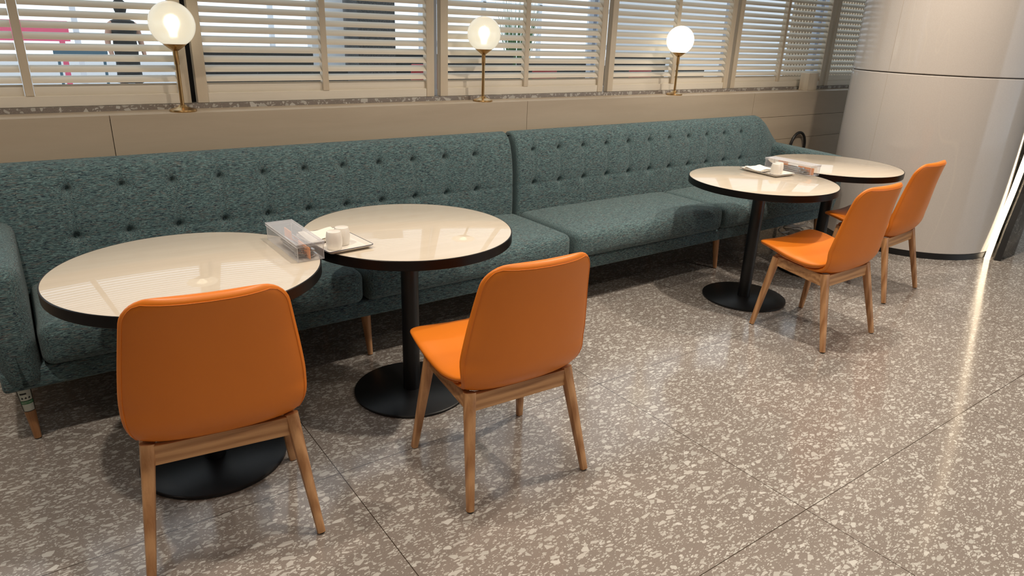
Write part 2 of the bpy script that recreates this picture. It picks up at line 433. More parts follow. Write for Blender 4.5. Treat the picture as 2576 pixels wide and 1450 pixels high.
# ================================================================== SHUTTERS
Y1 = 3.812
def shutter(x0, x1, label, mull=None, y=Y1, tilt=43, ztop=2.34):
    W = x1-x0; t = thing('louvered_shutter', label, 'shutter', (x0, y, 1.131), 0, 'cream louvred shutters above the ledge')
    H = ztop-1.131; sw = .052; rail = .048; dp = .045
    if mull is None: mull = W/2
    for a in (0, W-sw):
        bevel(MB().box(a, a+sw, 0, dp, 0, H).build('stile', 'shutterz', t, smooth=False), .002)
    bevel(MB().box(mull-.017, mull+.017, .0, dp-.004, rail, H-rail).build('mullion', 'shutterz', t, smooth=False), .002)
    for z0 in (0, H-rail):
        bevel(MB().box(sw+.0005, W-sw-.0005, .003, dp-.003, z0, z0+rail).build('rail', 'shutter', t, smooth=False), .002)
    pitch = .0465; bl = .049
    for (a, b) in ((sw+.002, mull-.019), (mull+.019, W-sw-.002)):
        mb = MB(); k = 0
        while True:
            zc = rail+.014+.010+k*pitch
            if zc > H-rail-.02: break
            rows = []; an = math.radians(tilt if k else 84)
            for x in (a, b):
                row = []
                for i in range(10):
                    th = 2*PI*i/10; u = math.cos(th)*bl/2; v_ = math.sin(th)*.0042
                    # near edge low, far edge high
                    row.append(Vector((x, dp/2+u*math.cos(an)-v_*math.sin(an), zc+u*math.sin(an)+v_*math.cos(an))))
                rows.append(row)
            mb.loops(rows); k += 1
        mb.build('louver_slats', 'shutter', t, ang=60)
    return t
shutter(-.64, .762, 'louvred shutter at the far left, behind the nearest globe lamp', .735, tilt=38)
shutter(.792, 2.152, 'louvred shutter between the nearest and the middle globe lamps', .675, tilt=40)
shutter(2.196, 3.548, 'louvred shutter behind the middle globe lamp', .655)
shutter(3.592, 4.960, 'louvred shutter behind the farthest globe lamp', .69)
shutter(5.004, 6.378, 'louvred shutter above the small beige block', .665)
shutter(6.420, 7.80, 'louvred shutter partly hidden by the round column', .68)
DK = mat('dark_furniture', (.010,.009,.010), .9)
for k, (a, b, m_) in enumerate(((.755, .80, DK), (2.145, 2.203, M['bluegrey']), (3.54, 3.60, M['bluegrey']), (4.952, 5.012, M['bluegrey']), (6.37, 6.43, M['bluegrey']))):  # posts added in the shutter gaps: dark opening and bluish light put into colour
    tag(MB().box(a, b, 3.87, 3.92, 1.131, 2.35).build('trim_%d' % (20+k), m_, smooth=False), kind='structure')
bl_ = bevel(MB().box(0, .15, 0, .085, 0, .15).build('wooden_block', 'shutterz', smooth=False), .002)
bl_.location = (5.93, 3.68, LZ); tag(bl_, 'small square beige block standing on the ledge near the column', 'block')

# ================================================================== GLOBE LAMPS
def lamp(x, y, label, gm, bulb):
    t = thing('globe_lamp', label, 'lamp', (x, y, LZ), 0, 'brass globe lamps on the ledge')
    MB().lathe([(.0, 0), (.060, 0), (.062, .004), (.060, .010), (.040, .016), (.022, .022), (.016, .030), (0, .030)], n=48).build('base', 'brass', t)
    MB().lathe([(0, .02), (.009, .02), (.009, .215), (.0115, .216), (.0115, .285), (.013, .287), (0, .287)], n=24).build('pole', 'brass', t)
    MB().lathe([(0, .278), (.014, .278), (.030, .290), (.050, .306), (.052, .309), (0, .309)], n=48).build('cap', 'brass', t)
    R = .101; zc = .395
    pr = []
    a0 = math.acos(.050/R)
    for i in range(41):
        a = -a0+(PI/2+a0)*i/40
        pr.append((max(0, R*math.cos(a)), zc+R*math.sin(a)))
    g = MB().lathe(pr, n=64); 
    g.f = [f for f in g.f if len(f) == 4]
    g.build('glass_globe', gm, t, ang=80)
    if bulb:
        MB().lathe([(0, -.05), (.013, -.05), (.016, -.03), (.028, -.005), (.030, .01), (.024, .028), (.012, .037), (0, .039)], (0, 0, zc-.0), n=24).build('bulb', 'bulb', t)
    return t
lamp(.695, 3.697, 'brass globe lamp nearest the camera, at the far left of the ledge', M['globe'], True)
lamp(2.432, 3.697, 'brass globe lamp in the middle of the three on the ledge', M['globe'], True)
lamp(4.187, 3.697, 'brass globe lamp farthest from the camera with a solid white globe', M['opal'], False)

# ================================================================== SOFAS
def sofa(X0, L, arm, label, cushions, buttons, legs):
    t = thing('sofa', label, 'sofa', (X0, 2.8, 0), 0, 'teal tufted sofas along the wall')
    oy = 2.8
    aw = .135
    def enddist(x): return (L-x) if arm == 'right' else x
    def topz(x):
        e = enddist(x)
        e0, e1 = (-.05, .29) if arm == 'right' else (-.02, .12)
        if e > e1: return .95
        if e < e0: return .732
        s_ = (e-e0)/(e1-e0); s_ = s_*s_*(3-2*s_)
        return .732+.218*s_
    # profile
    front = [(3.352, .26), (3.350, .40), (3.352, .55), (3.362, .70), (3.378, .83), (3.394, .885), (3.415, .922), (3.445, .944), (3.475, .950), (3.510, .942), (3.540, .915), (3.556, .87), (3.565, .70), (3.58, .26)]
    P = []
    for i in range(len(front)-1):
        a, b = front[i], front[i+1]; d = math.dist(a, b); k = max(1, int(d/.008)) if i < 8 else max(1, int(d/.05))
        for j in range(k): P.append((a[0]+(b[0]-a[0])*j/k, a[1]+(b[1]-a[1])*j/k))
    P.append(front[-1])
    bt = [(bx-X0, bz) for bx in buttons for bz in (.835, .635)]
    nx = int(L/.008); xs = [L*i/nx for i in range(nx+1)]
    # extra rings for rounded ends
    rr = .022
    xs = [0, .003, .008, .015, .022]+[x for x in xs if .03 < x < L-.03]+[L-.022, L-.015, L-.008, L-.003, L]
    rows = []
    for x in xs:
        e = min(x, L-x); inset = 0 if e >= rr else rr-math.sqrt(max(0, rr*rr-(rr-e)**2))
        tz = topz(x); row = []
        near = [b for b in bt if abs(b[0]-x) < .14]
        xr = sorted(abs(b[0]-x) for b in bt)[0] if bt else 1
        for (y, z) in P:
            zz = z if z < .5 else .5+(z-.5)*(tz-.5)/.45
            yy = y; 
            if z > .30 and y < 3.43:
                d = 0
                for bx, bz in near:
                    r = math.hypot(bx-x, bz-z); d += .026*math.exp(-(r/.0135)**2)+.009*math.exp(-(r/.036)**2)
                if .5 < z < .93 and enddist(x) > .3: d += .0045*math.exp(-(xr/.006)**2)*(1 if .62 < z < .9 else .6)
                if enddist(x) > .3: d += .003*math.exp(-((z-.635)/.006)**2)
                # gentle puff between tufts
                d -= .006*abs(math.sin(PI*(x-(bt[0][0] if bt else 0))/.2047))*math.exp(-((z-.735)/.12)**2)
                yy += d
            if inset: # shrink toward centre
                cyy = 3.46; yy += (inset if yy < cyy else -inset); zz -= inset if z > .8 else 0
            row.append(Vector((x, yy-oy, zz)))
        rows.append(row)
    MB().loops(rows).build('backrest', 'fab', t, ang=70)
    for bx, bz in bt:
        y = 3.353+.030 if bz < .7 else 3.380+.029
        MB().lathe([(0, -.004), (.006, -.0035), (.0085, -.001), (.0075, .002), (0, .0035)], n=14).build('button', 'fab', t, loc=(bx, y+.004-oy, bz)).rotation_euler = (PI/2, 0, 0)
    # base frame
    MB().rbox(.004, L-.004, 2.815-oy, 3.36-oy, .228, .312, .016, 4).build('base_frame', 'fab', t)
    # arm
    ax0, ax1 = (0, aw) if arm == 'left' else (L-aw, L)
    def armwarp(p):
        f = max(0, min(1, (p.z-.3)/.4)); yy = (p.y+.02)/.75
        z = p.z+f*(-.030*(1-max(0, min(1, yy))**.8)); s_ = (ax0+ax1)/2
        y = p.y + .018*f*0 + .03*max(0, (.45-p.z)/.3)*(1 if p.y < .1 else 0)
        out = -1 if arm == 'left' else 1
        return (p.x+out*(-.03)*max(0, (.40-p.z)/.2)*(1 if (p.x-s_)*out > 0 else 0), y, z)
    MB().rbox(ax0, ax1, 2.775-oy, 3.50-oy,   .232, .738, .052, 8, 6, armwarp).build('armrest', 'faby', t, ang=80)
    # seat cushions
    for c0, c1 in cushions:
        a, b = c0-X0, c1-X0
        def cw(p, a=a, b=b):
            u = (p.x-(a+b)/2)/((b-a)/2); v_ = (p.y-.30)/.32
            top = max(0, (p.z-.32)/.15); z = p.z+.016*top*(1-u**4)*(1-min(1, v_**2)) 
            y = p.y-(.020*math.sin(PI*max(0, min(1, (p.z-.31)/.16))) if p.y < .1 else 0)*(1-u**6)
            xx = p.x
            return (xx, y, z)
        MB().rbox(a+.004, b-.004, 2.785-oy, 3.352-oy, .312, .470, .040, 14, 6, cw).build('seat_cushion', 'fab', t, ang=80)
    for lx, lab in legs:
        x = lx-X0
        pts = [(x-.012, .02, .232), (x, .07, 0)] if False else None
        a = Vector((x-.010, .085, .236)); b = Vector((x+.002, .068, 0.004))
        lg = MB().tube([a.lerp(b, k/6) for k in range(7)], [.025-.0125*k/6 for k in range(7)], 20).build('leg', 'oak', t)
        MB().tube([b+Vector((0,0,.003)), b+Vector((0,0,-.0035))], .011, 16).build('foot_pad', 'rubber', lg)
        if lab:
            firelabel(lg, a, b)
    for lx, _ in legs:
        x = lx-X0
        MB().tube([Vector((x, .69, .236)), Vector((x, .70, .001))], [.025, .013], 16).build('leg', 'oak', t)
    return t
M['lblwhite'] = mat('label_white', (.62,.66,.58), .5); M['lblgreen'] = mat('label_green', (.03,.22,.08), .5)
M['lbldark'] = mat('label_dark', (.015,.02,.018), .4)
def firelabel(parent, a, b):
    ax = (a-b).normalized(); H = (a-b).length
    vd = Vector((-.02, -1, 0)).normalized()
    u = (vd-ax*vd.dot(ax)).normalized(); w_ = ax.cross(u)
    def P(s_, h, off=.0007):   # s_: arc metres, h: along the leg from the foot
        r = .0125+.0125*h/H+off; an = s_/.022
        return b+ax*h+(u*math.cos(an)+w_*math.sin(an))*r
    def patch(s0, s1, h0, h1, off, n=14):
        mb = MB(); vs = []; fs = []
        for i in range(n+1):
            s_ = s0+(s1-s0)*i/n; vs += [P(s_, h0, off), P(s_, h1, off)]
        fs = [(2*i, 2*i+2, 2*i+3, 2*i+1) for i in range(n)]
        return mb.add(vs, fs)
    lab = patch(-.030, .030, .118, .222, .0006).build('label_wrap', 'lbldark', parent)
    lab['label'] = 'dark bordered fire rating label wrapped round the leg'
    patch(-.019, .023, .121, .150, .0010).build('label_panel', 'lblwhite', parent)
    patch(-.019, .023, .165, .219, .0010).build('label_panel', 'lblwhite', parent)
    patch(-.021, .025, .151, .163, .0010).build('green_band', 'lblgreen', parent)
    patch(-.014, .006, .190, .197, .0014).build('print_bar', 'lbldark', parent)
    for k in range(3):   # three small flame / cigarette icons
        s0 = -.010+.011*k; pts = [(0,-.004), (.003,-.003), (.0035,0), (.0015,.003), (0,.0055), (-.0012,.002), (-.0035,0), (-.003,-.003)]
        vs = [P(s0+x_, .176+z_*1.0, .0015) for x_, z_ in pts]; MB().add(vs, [tuple(range(8))]).build('flame_icon', 'lbldark', parent, smooth=False)
    mb = MB()
    for k in range(4):
        vs = [P(-.015, .126+.0055*k, .0014), P(.012+.004*(k % 2), .126+.0055*k, .0014), P(.012+.004*(k % 2), .128+.0055*k, .0014), P(-.015, .128+.0055*k, .0014)]
        mb.add(vs, [(0,1,2,3)])
    mb.build('small_print', 'lbldark', parent, smooth=False)
    cu = D.curves.new('txt', 'FONT'); cu.body = 'RESISTANT'; cu.size = .0105; cu.align_x = 'CENTER'; cu.resolution_u = 2
    to = D.objects.new('txt', cu); COL.objects.link(to)
    me = D.meshes.new_from_object(to.evaluated_get(bpy.context.evaluated_depsgraph_get()))
    D.objects.remove(to)
    for v in me.vertices:
        v.co = P(.002+v.co.x*.72, .1535+v.co.y, .0016)
    me.materials.clear(); me.materials.append(M['lblwhite'])
    o = D.objects.new('label_text', me); COL.objects.link(o); o.parent = parent
B1 = [.145+.2037*k for k in range(11)]; B2 = [2.612+.2053*k for k in range(11)]
sofa(-.20, 2.648, 'left', 'teal tweed tufted sofa nearest the camera, behind the two near tables', [(-.062, 1.205), (1.205, 2.455)], B1, [(-.13, True), (1.247, False)])
sofa(2.475, 2.725, 'right', 'teal tweed tufted sofa farther off, running to the stone column', [(2.478, 3.785), (3.785, 5.063)], B2, [(2.60, False), (3.875, False), (5.12, False)])

# ================================================================== TABLES
def table(x, y, label):
    t = thing('round_table', label, 'table', (x, y, 0), .0, 'round cream tables with black pedestals')
    R = .4262
    o = MB().lathe([(0, .7505), (R-.006, .7505), (R-.0045, .7500), (R-.0045, .742), (0, .742)], n=128).build('tabletop', 'top', t)
    MB().lathe([(0, .712), (R-.002, .712), (R, .714), (R, .7485), (R-.0015, .7502), (R-.004, .7502), (R-.0045, .741), (0, .741)], n=128).build('edge_band', 'edge', t)
    MB().lathe([(0, .012), (.037, .012), (.037, .705), (.10, .7055), (.10, .712), (0, .712)], n=40).build('pedestal', 'black', t)
    MB().lathe([(0, 0), (.248, 0), (.252, .002), (.252, .011), (.247, .014), (0, .0145)], n=96).build('base_plate', 'black', t)
    return t
table(.4023, 2.3769, 'round cream table nearest the camera at the far left')
table(1.2584, 2.4496, 'second round cream table from the left, touching the nearest one')
table(3.5713, 2.3972, 'round cream table in front of the middle of the far sofa, third from the left')
table(4.4869, 2.4848, 'round cream table farthest away, beside the stone column')

# ================================================================== CHAIRS
def spline(pts, n):
    out = []
    k = len(pts)
    for i in range(k-1):
        p0 = pts[max(0, i-1)]; p1 = pts[i]; p2 = pts[i+1]; p3 = pts[min(k-1, i+2)]
        for j in range(n):
            t = j/n
            out.append(tuple(.5*((2*b)+(-a+c)*t+(2*a-5*b+4*c-d)*t*t+(-a+3*b-3*c+d)*t**3) for a, b, c, d in zip(p0, p1, p2, p3)))
    out.append(tuple(pts[-1])); return out
def shell(cps, rend0, rend1, bend, n=6, nseg=36, ex=3.2):
    """cps rows: y, z, halfwidth, halfthickness ; pillow-edged slab following the centre profile"""
    C = spline(cps, n); S = [0]
    for a, b in zip(C[:-1], C[1:]): S.append(S[-1]+math.hypot(b[0]-a[0], b[1]-a[1]))
    T = S[-1]; rows = []; edge = []
    # resample with rings dense at ends
    def at(s_):
        s_ = max(0, min(T, s_))
        for i in range(len(S)-1):
            if s_ <= S[i+1]+1e-12:
                f = (s_-S[i])/(S[i+1]-S[i]) if S[i+1] > S[i] else 0
                return tuple(a+(b-a)*f for a, b in zip(C[i], C[i+1])), (C[i+1][0]-C[i][0], C[i+1][1]-C[i][1])
    ss = []
    for k in range(9): ss.append(rend0*(1-math.cos(PI/2*k/8)))
    mid = 26
    for k in range(1, mid): ss.append(rend0+(T-rend0-rend1)*k/mid)
    for k in range(9): ss.append(T-rend1*(1-math.sin(PI/2*k/8)) if False else T-rend1+rend1*math.sin(PI/2*k/8))
    for s_ in ss:
        (y, z, w, h), (ty, tz) = at(s_); l = math.hypot(ty, tz) or 1; ny, nz = -tz/l, ty/l
        d0, d1 = s_, T-s_
        cw = w
        if d0 < rend0: cw = w-rend0+math.sqrt(max(0, rend0**2-(rend0-d0)**2))
        if d1 < rend1: cw = w-rend1+math.sqrt(max(0, rend1**2-(rend1-d1)**2))
        e = min(d0, d1); th = h if e > .018 else h*(math.sqrt(max(0, 1-(1-e/.018)**2)) if e < .018 else 1)
        th = max(th, .0006)
        row = []
        for k in range(nseg):
            a = 2*PI*k/nseg; ca, sa = math.cos(a), math.sin(a)
            px = cw*math.copysign(abs(ca)**(2/ex) if abs(ca) > 0 else 0, ca); pn = th*math.copysign(abs(sa)**(2/2.2), sa)
            by, bz = bend(px/w, s_/T)
            row.append(Vector((px, y+ny*pn+by, z+nz*pn+bz)))
        rows.append(row); 
    return rows
def make_chair(loc, rz, label):
    t = thing('side_chair', label, 'chair', loc, rz, 'orange side chairs with oak legs')
    # backrest shell: from under the seat up to the top edge
    back = [(.03, .398, .205, .012), (-.06, .396, .222, .020), (-.130, .418, .230, .028), (-.174, .476, .246, .030), (-.193, .552, .248, .028), (-.208, .640, .238, .025), (-.222, .720, .226, .022), (-.240, .800, .213, .020), (-.261, .873, .199, .019)]
    def bend(u, v): 
        f = max(0, min(1, (v-.25)/.2)); return (.038*u*u*f, .014*u*u*(1-f))
    R = shell(back, .06, .072, bend)
    MB().loops(R).build('backrest', 'leather', t, ang=80)
    # seam line on the rim
    pts = []
    ns = 36
    def rimpt(row, side): 
        k = 0 if side > 0 else ns//2
        kk = (k-(4 if side > 0 else -4)) % ns if True else k
        return row[kk]
    # find which angle side is rearward (bigger distance to -y)
    idxR, idxL = (2, ns//2-2)
    if R[20][3].y > R[20][ns-3].y: idxR, idxL = ns-2, ns//2+2
    up_ = [R[i][idxR] for i in range(12, len(R)-4)]
    dn_ = [R[i][idxL] for i in range(len(R)-5, 11, -1)]
    top = []
    lastrow = R[-4]
    a, b = up_[-1], dn_[0]
    for k in range(1, 12):
        f = k/12; j = idxR+(idxL-idxR)*f if idxR < idxL else idxR-(idxR-idxL)*f
        top.append(lastrow[int(round(j)) % ns])
    path = [p+Vector((0,-.0003,0)) for p in up_+top+dn_]
    MB().tube(path, .0013, 6).build('seam_piping', 'leather', t)
    # seat pad
    seat = [(.280, .460, .228, .014), (.235, .466, .246, .021), (.16, .457, .257, .028), (.06, .435, .259, .033), (-.04, .424, .254, .032), (-.115, .434, .235, .024), (-.155, .462, .226, .014)]
    def bs(u, v): return (0, .020*u*u*(1-.2*v)+(-.006*(1-u*u)*(1-v)))
    Rs = shell(seat, .055, .03, bs)
    MB().loops(Rs).build('seat', 'leather', t, ang=80)
    mbp = MB()
    loop = [Rs[i][(34 if Rs[20][34].z < Rs[20][2].z else 2)]+Vector((.0005,0,-.001)) for i in range(3, 33)]
    loop2 = [Vector((-p.x, p.y, p.z)) for p in loop]
    front = [Vector((loop[0].x*(1-2*k/10), loop[0].y+.007*math.sin(PI*k/10)+.004, loop[0].z-.006*math.sin(PI*k/10))) for k in range(1, 10)]
    mbp.tube(list(reversed(loop))+front+loop2, .0028, 8)
    mbp.build('seat_piping', 'pipe', t)
    # legs
    tp = {(-1, 1): (-.200, .160), (1, 1): (.200, .160), (-1, -1): (-.198, -.128), (1, -1): (.198, -.128)}
    for (sx, sy), (x, y) in tp.items():
        a = Vector((x, y, .412 if sy > 0 else .400)); b = Vector((sx*.243, .218 if sy > 0 else -.224, .004))
        lg = MB().tube([a.lerp(b, k/5) for k in range(6)], [.0205-.0075*k/5 for k in range(6)], 16, sq=3.2).build('leg', 'oak', t)
        MB().tube([b+Vector((0,0,.002)), b+Vector((0,0,-.0038))], .0105, 14).build('foot_glide', 'rubber', lg)
    mb = MB()
    def board(p, q_, z0a, z1a, z0b, z1b, th=.011):
        p = Vector((*p, 0)); q_ = Vector((*q_, 0)); d = (q_-p).normalized(); n_ = Vector((-d.y, d.x, 0))*th
        vs = []
        for pt, z0, z1 in ((p, z0a, z1a), (q_, z0b, z1b)):
            for k in (-1, 1):
                for z in (z0, z1): vs.append(pt+n_*k+Vector((0,0,z)))
        mb.add(vs, [(0,1,3,2), (4,6,7,5), (0,4,5,1), (2,3,7,6), (0,2,6,4), (1,5,7,3)])
    board((-.195, -.135), (.195, -.135), .333, .396, .333, .396)
    board((-.195, .165), (.195, .165), .368, .425, .368, .425)
    for s_ in (-1, 1): board((s_*.200, .150), (s_*.199, -.120), .368, .420, .334, .396)
    bevel(mb.build('apron', 'oakx', t, smooth=False), .0015)
    return t
c0 = make_chair((.366, 2.027, 0), math.radians(-7.4), 'orange chair nearest the camera, its back to us, at the leftmost table')
dup(c0, (1.285, 1.808, 0), math.radians(-3.0), 'orange chair at the second table from the left, standing alone in the middle')
dup(c0, (3.497, 1.884, 0), math.radians(-.2), 'orange chair at the third table, in front of the farthest orange chair')
dup(c0, (4.490, 2.104, 0), math.radians(4.5), 'orange chair farthest away, in front of the stone column')

# ================================================================== THINGS ON THE TABLES
TZ = .7508
def fork(parent_none, loc, rz, label, group, kind='fork', tilt=0):
    t = MB()
    if kind == 'fork':
        t.tube([(0, -.095, 0), (0, -.03, .002), (0, .035, .0), (0, .05, .003)], [.005, .0032, .0028, .006], 8)
        t.tube([(0, .048, .003), (0, .062, .001)], [.006, .010], 8)
        for x in (-.0085, -.0028, .0028, .0085): t.tube([(x, .058, .001), (x, .08, .000), (x, .098, .005)], .0014, 6)
    else:
        t.tube([(0, -.095, 0), (0, -.03, .002), (0, .04, .0), (0, .052, .001)], [.005, .0032, .0028, .005], 8)
        rows = []
        for i in range(9):
            a = PI*i/8; rx = .0165*math.sin(a)+.0005; y = .052+.046*(1-math.cos(a))/2
            dz = -.005*math.sin(a)
            rows.append([Vector((rx*math.cos(2*PI*k/12), y, dz*(1-abs(math.cos(2*PI*k/12)))*1.0+(.0008 if k < 6 else -.0008))) for k in range(12)])
        t.loops(rows)
    o = t.build(kind, 'steel', ang=60); o.location = loc; o.rotation_euler = (tilt, 0, rz); tag(o, label, kind, group); return o
def cutlery_box(x, y, rz, label, tag_):
    W, L, H = .101, .335, .067
    t = thing('cutlery_box', label, 'box', (x, y, TZ), rz)
    th = .0022; mb = MB()
    w, l = W/2-.003, L/2-.003
    mb.box(-w, w, -l, l, .001, .001+th)
    mb.box(-w, -w+th, -l, l, .003, H-.008); mb.box(w-th, w, -l, l, .003, H-.008)
    mb.box(-w+th, w-th, -l, -l+th, .003, H-.008); mb.box(-w+th, w-th, l-th, l, .003, H-.008)
    bevel(mb.build('tray_body', 'plastic', t, smooth=False), .0008)
    # lid: top sheet, rim all round
    mb = MB().rbox(-W/2, W/2, -L/2, L/2, H-.0035, H, .0017, 2, 2)
    for a in (-1, 1):
        mb.box(*sorted((a*W/2, a*(W/2-.002))), -L/2, L/2, H-.012, H-.002)
        mb.box(-W/2, W/2, *sorted((a*L/2, a*(L/2-.002))), H-.012, H-.002)
    lid_ = mb.build('lid', 'lid', t, smooth=False)
    for zz, e_ in ((H-.001, 0), (H-.011, 0)):
        MB().tube([(-W/2, -L/2, zz), (W/2, -L/2, zz), (W/2, L/2, zz), (-W/2, L/2, zz)], .0010, 6, closed=True).build('rim_edge', 'plasticedge', lid_)
    for ex in (-1, 1):
        for ey in (-1, 1): MB().tube([(ex*(W/2-.004), ey*(L/2-.004), .002), (ex*(W/2-.004), ey*(L/2-.004), H-.011)], .0011, 6).build('corner_edge', 'plasticedge', t)
    mb = MB().box(-.0015, .0015, -.155, -.045, .004, .045); mb.build('card_divider', 'orangecard', t, smooth=False)
    mb = MB().box(-.0015, .0015, .03, .10, .004, .058); mb.build('card_divider', 'orangecard', t, smooth=False)
    ca, sa = math.cos(rz), math.sin(rz)
    spec = [(-.034, 'fork'), (-.024, 'spoon'), (-.013, 'fork'), (.013, 'spoon'), (.024, 'fork'), (.034, 'spoon')]
    n = 0
    for lay in range(3):
        for k, (dx, kind) in enumerate(spec):
            if lay == 2 and k % 2: continue
            if k in (2, 3): dx *= 1.25
            dy = -.045+.012*((k*2+lay) % 3)+(0.01 if lay else 0); ang = (random.random()-.5)*.05; dx = dx*.74
            lx, ly = dx, dy
            fork(None, (x+lx*ca-ly*sa, y+lx*sa+ly*ca, TZ+.0105+lay*.0105), rz+PI+ang,
                 'steel %s lying in the clear cutlery box %s' % (kind, tag_), 'steel %ss in the cutlery box %s' % (kind, tag_), kind)
    return t
cutlery_box(.7685, 2.403, math.radians(.6), 'clear plastic cutlery box with lid on the nearest table', 'on the nearest table')
cutlery_box(3.975, 2.475, math.radians(-1), 'clear plastic cutlery box with lid between the two far tables', 'between the two far tables')

def serving_tray(x, y, rz, label):
    W, L = .182, .285; t = thing('serving_plate', label, 'plate', (x, y, TZ), rz, 'white rectangular plates with a dark rim')
    # dished rectangular plate
    def rect(w, l, z, r=.010, n=5):
        out = []
        for (sx, sy, a0) in ((1,1,0), (-1,1,PI/2), (-1,-1,PI), (1,-1,1.5*PI)):
            for k in range(n+1):
                a = a0+PI/2*k/n; out.append(Vector((sx*(w/2-r)+r*math.cos(a), sy*(l/2-r)+r*math.sin(a), z)))
        return out
    rows = [rect(W-.05, L-.05, 0), rect(W-.035, L-.035, .0), rect(W, L, .013), rect(W, L, .0155), rect(W-.006, L-.006, .0155), rect(W-.030, L-.030, .0050), rect(W-.05, L-.05, .0045)]
    MB().loops(rows).build('dish', 'white', t, ang=30)
    MB().tube(rect(W-.001, L-.001, .0152), .0013, 6, closed=True).build('rim', 'rim', t)
    return t
def shaker(x, y, z, label):
    o = MB().lathe([(0, 0), (.0245, 0), (.0262, .002), (.0295, .020), (.0300, .036), (.0285, .052), (.0262, .063), (.0245, .0665), (.020, .0672), (0, .0662)], n=40).build('shaker', 'white', ang=50)
    o.location = (x, y, z); tag(o, label, 'shaker', 'white ceramic shakers on the plates'); return o
def napkin(x, y, rz, z, label, w=.145, l=.125):
    mb = MB()
    for k in range(4):
        zz = k*.0016; nx = 12; vs = []; fs = []
        for s_ in (0, .0012):
            for i in range(nx+1):
                for j in range(nx+1):
                    u, v_ = i/nx-.5, j/nx-.5
                    vs.append((u*w*(1-.02*k), v_*l*(1-.03*k), zz+s_+.0035*(1+math.sin(u*7+k+v_*3))*(k/3)+.010*(max(0, v_)**1.5)*k/3))
        m_ = (nx+1)**2
        for i in range(nx):
            for j in range(nx):
                a = i*(nx+1)+j; fs.append((a, a+1, a+nx+2, a+nx+1)); fs.append((a+m_, a+nx+1+m_, a+nx+2+m_, a+1+m_))
        bd = [i*(nx+1) for i in range(nx+1)]+[nx*(nx+1)+j for j in range(1, nx+1)]+[i*(nx+1)+nx for i in range(nx-1, -1, -1)]+[j for j in range(nx-1, 0, -1)]
        for p, q_ in zip(bd, bd[1:]+bd[:1]): fs.append((p, q_, q_+m_, p+m_))
        mb.add(vs, fs)
    o = mb.build('paper_napkin', 'napkin', ang=50); o.location = (x, y, z); o.rotation_euler = (0, 0, rz); tag(o, label, 'napkin', 'folded paper napkins on the plates'); return o
ra = math.radians(5)
serving_tray(.919, 2.405, ra, 'white rectangular plate with dark rim on the second table from the left')
shaker(.888, 2.322, TZ+.0048, 'white shaker at the front of the near plate, closest to the cutlery box')
shaker(.934, 2.360, TZ+.0048, 'white shaker behind the other one on the near plate')
napkin(.892, 2.465, ra, TZ+.0125, 'folded paper napkins at the back of the near plate')
serving_tray(3.792, 2.522, math.radians(-5), 'white rectangular plate with dark rim on the third table, by the far sofa')
shaker(3.760, 2.445, TZ+.0048, 'white shaker at the front of the far plate')
shaker(3.812, 2.462, TZ+.0048, 'white shaker at the back of the far plate, half hidden')
napkin(3.775, 2.570, math.radians(-5), TZ+.0125, 'crumpled paper napkins on the far plate')

# ================================================================== CABLES
pts = [(5.56+.11*math.cos(a), 3.596, .625+.125*math.sin(a)) for a in [PI*k/16 for k in range(17)]]
pts = [(5.67+.0, 3.596, .02), (5.67, 3.596, .35)]+pts+[(5.45, 3.596, .35), (5.45, 3.596, .02)]
pts = [(p[0]+.245, p[1], p[2]) for p in pts]
o = MB().tube(pts, .012, 12).build('black_hose', 'blackcable'); tag(o, 'black hose arching up against the wall behind the far sofa arm', 'hose')
mb = MB()
for k in range(9):
    cx_, cy_ = 5.10+.02*random.uniform(-3, 3), 3.05+.03*random.uniform(-2, 2); rx, ry = random.uniform(.06, .17), random.uniform(.03, .08)
    mb.tube([(cx_+rx*math.cos(a), cy_+ry*math.sin(a), .012+.014*k+.010*math.sin(2*a+k)) for a in [2*PI*i/28 for i in range(28)]], .0058, 8, closed=True)
o = mb.build('cable_bundle', 'cable'); tag(o, 'tangle of pale grey cable on the floor under the far sofa', 'cable')

# ================================================================== CEILING LIGHTS
t0 = None
for i, (x, y, p) in enumerate(SPOTS):
    if t0 is None:
        t0 = thing('ceiling_downlight', 'round recessed downlight in the ceiling', 'light', (x, y, CEIL), 0, 'recessed downlights in the ceiling')
        MB().lathe([(.045, -.001), (.060, -.001), (.060, -.008), (.045, -.008), (.045, -.001)], n=32).build('trim_ring', 'white', t0)
        MB().lathe([(0, -.002), (.044, -.002), (.044, -.004), (0, -.004)], n=32).build('diffuser', 'down', t0)
    else: dup(t0, (x, y, CEIL), 0, 'round recessed downlight in the ceiling')  # fittings for the added shutter fill lamps too

# ================================================================== BEYOND THE SHUTTERS
WH = mat('white_wall_beyond', (.85,.87,.9), .6); GR = mat('grey_wall_beyond', (.35,.36,.38), .6)
RED = mat('red_upholstery', (.35,.02,.02), .5)
def sc(name, mb, m, label, cat, group=None, smooth=False):
    o = mb.build(name, m, smooth=smooth); tag(o, label, cat, group); return o
def at(px_ratio, Y): return px_ratio*Y
pil = MB().box(3.50, 3.98, 8.0, 8.45, 0, 3.4); q = mat('charcoal_stone', (.03,.03,.033), .4); qq = N(q); vv = qq.coord(which='World')
qq.l(qq.ramp(qq.noise(vv, 60, 3), [(.45, (.02,.02,.022)), (.65, (.10,.10,.10))]), qq.b.inputs['Base Color'])
sc('square_pillar', pil, q, 'charcoal square pillar beyond the second shutter', 'pillar')
sc('white_partition', MB().box(3.05, 3.45, 8.3, 8.45, 0, 3.4), WH, 'white partition beside the charcoal pillar beyond the shutters', 'partition')
sc('white_partition', MB().box(8.6, 13.5, 9.0, 9.15, 0, 3.4), WH, 'long white partition beyond the shutters at the right', 'partition')
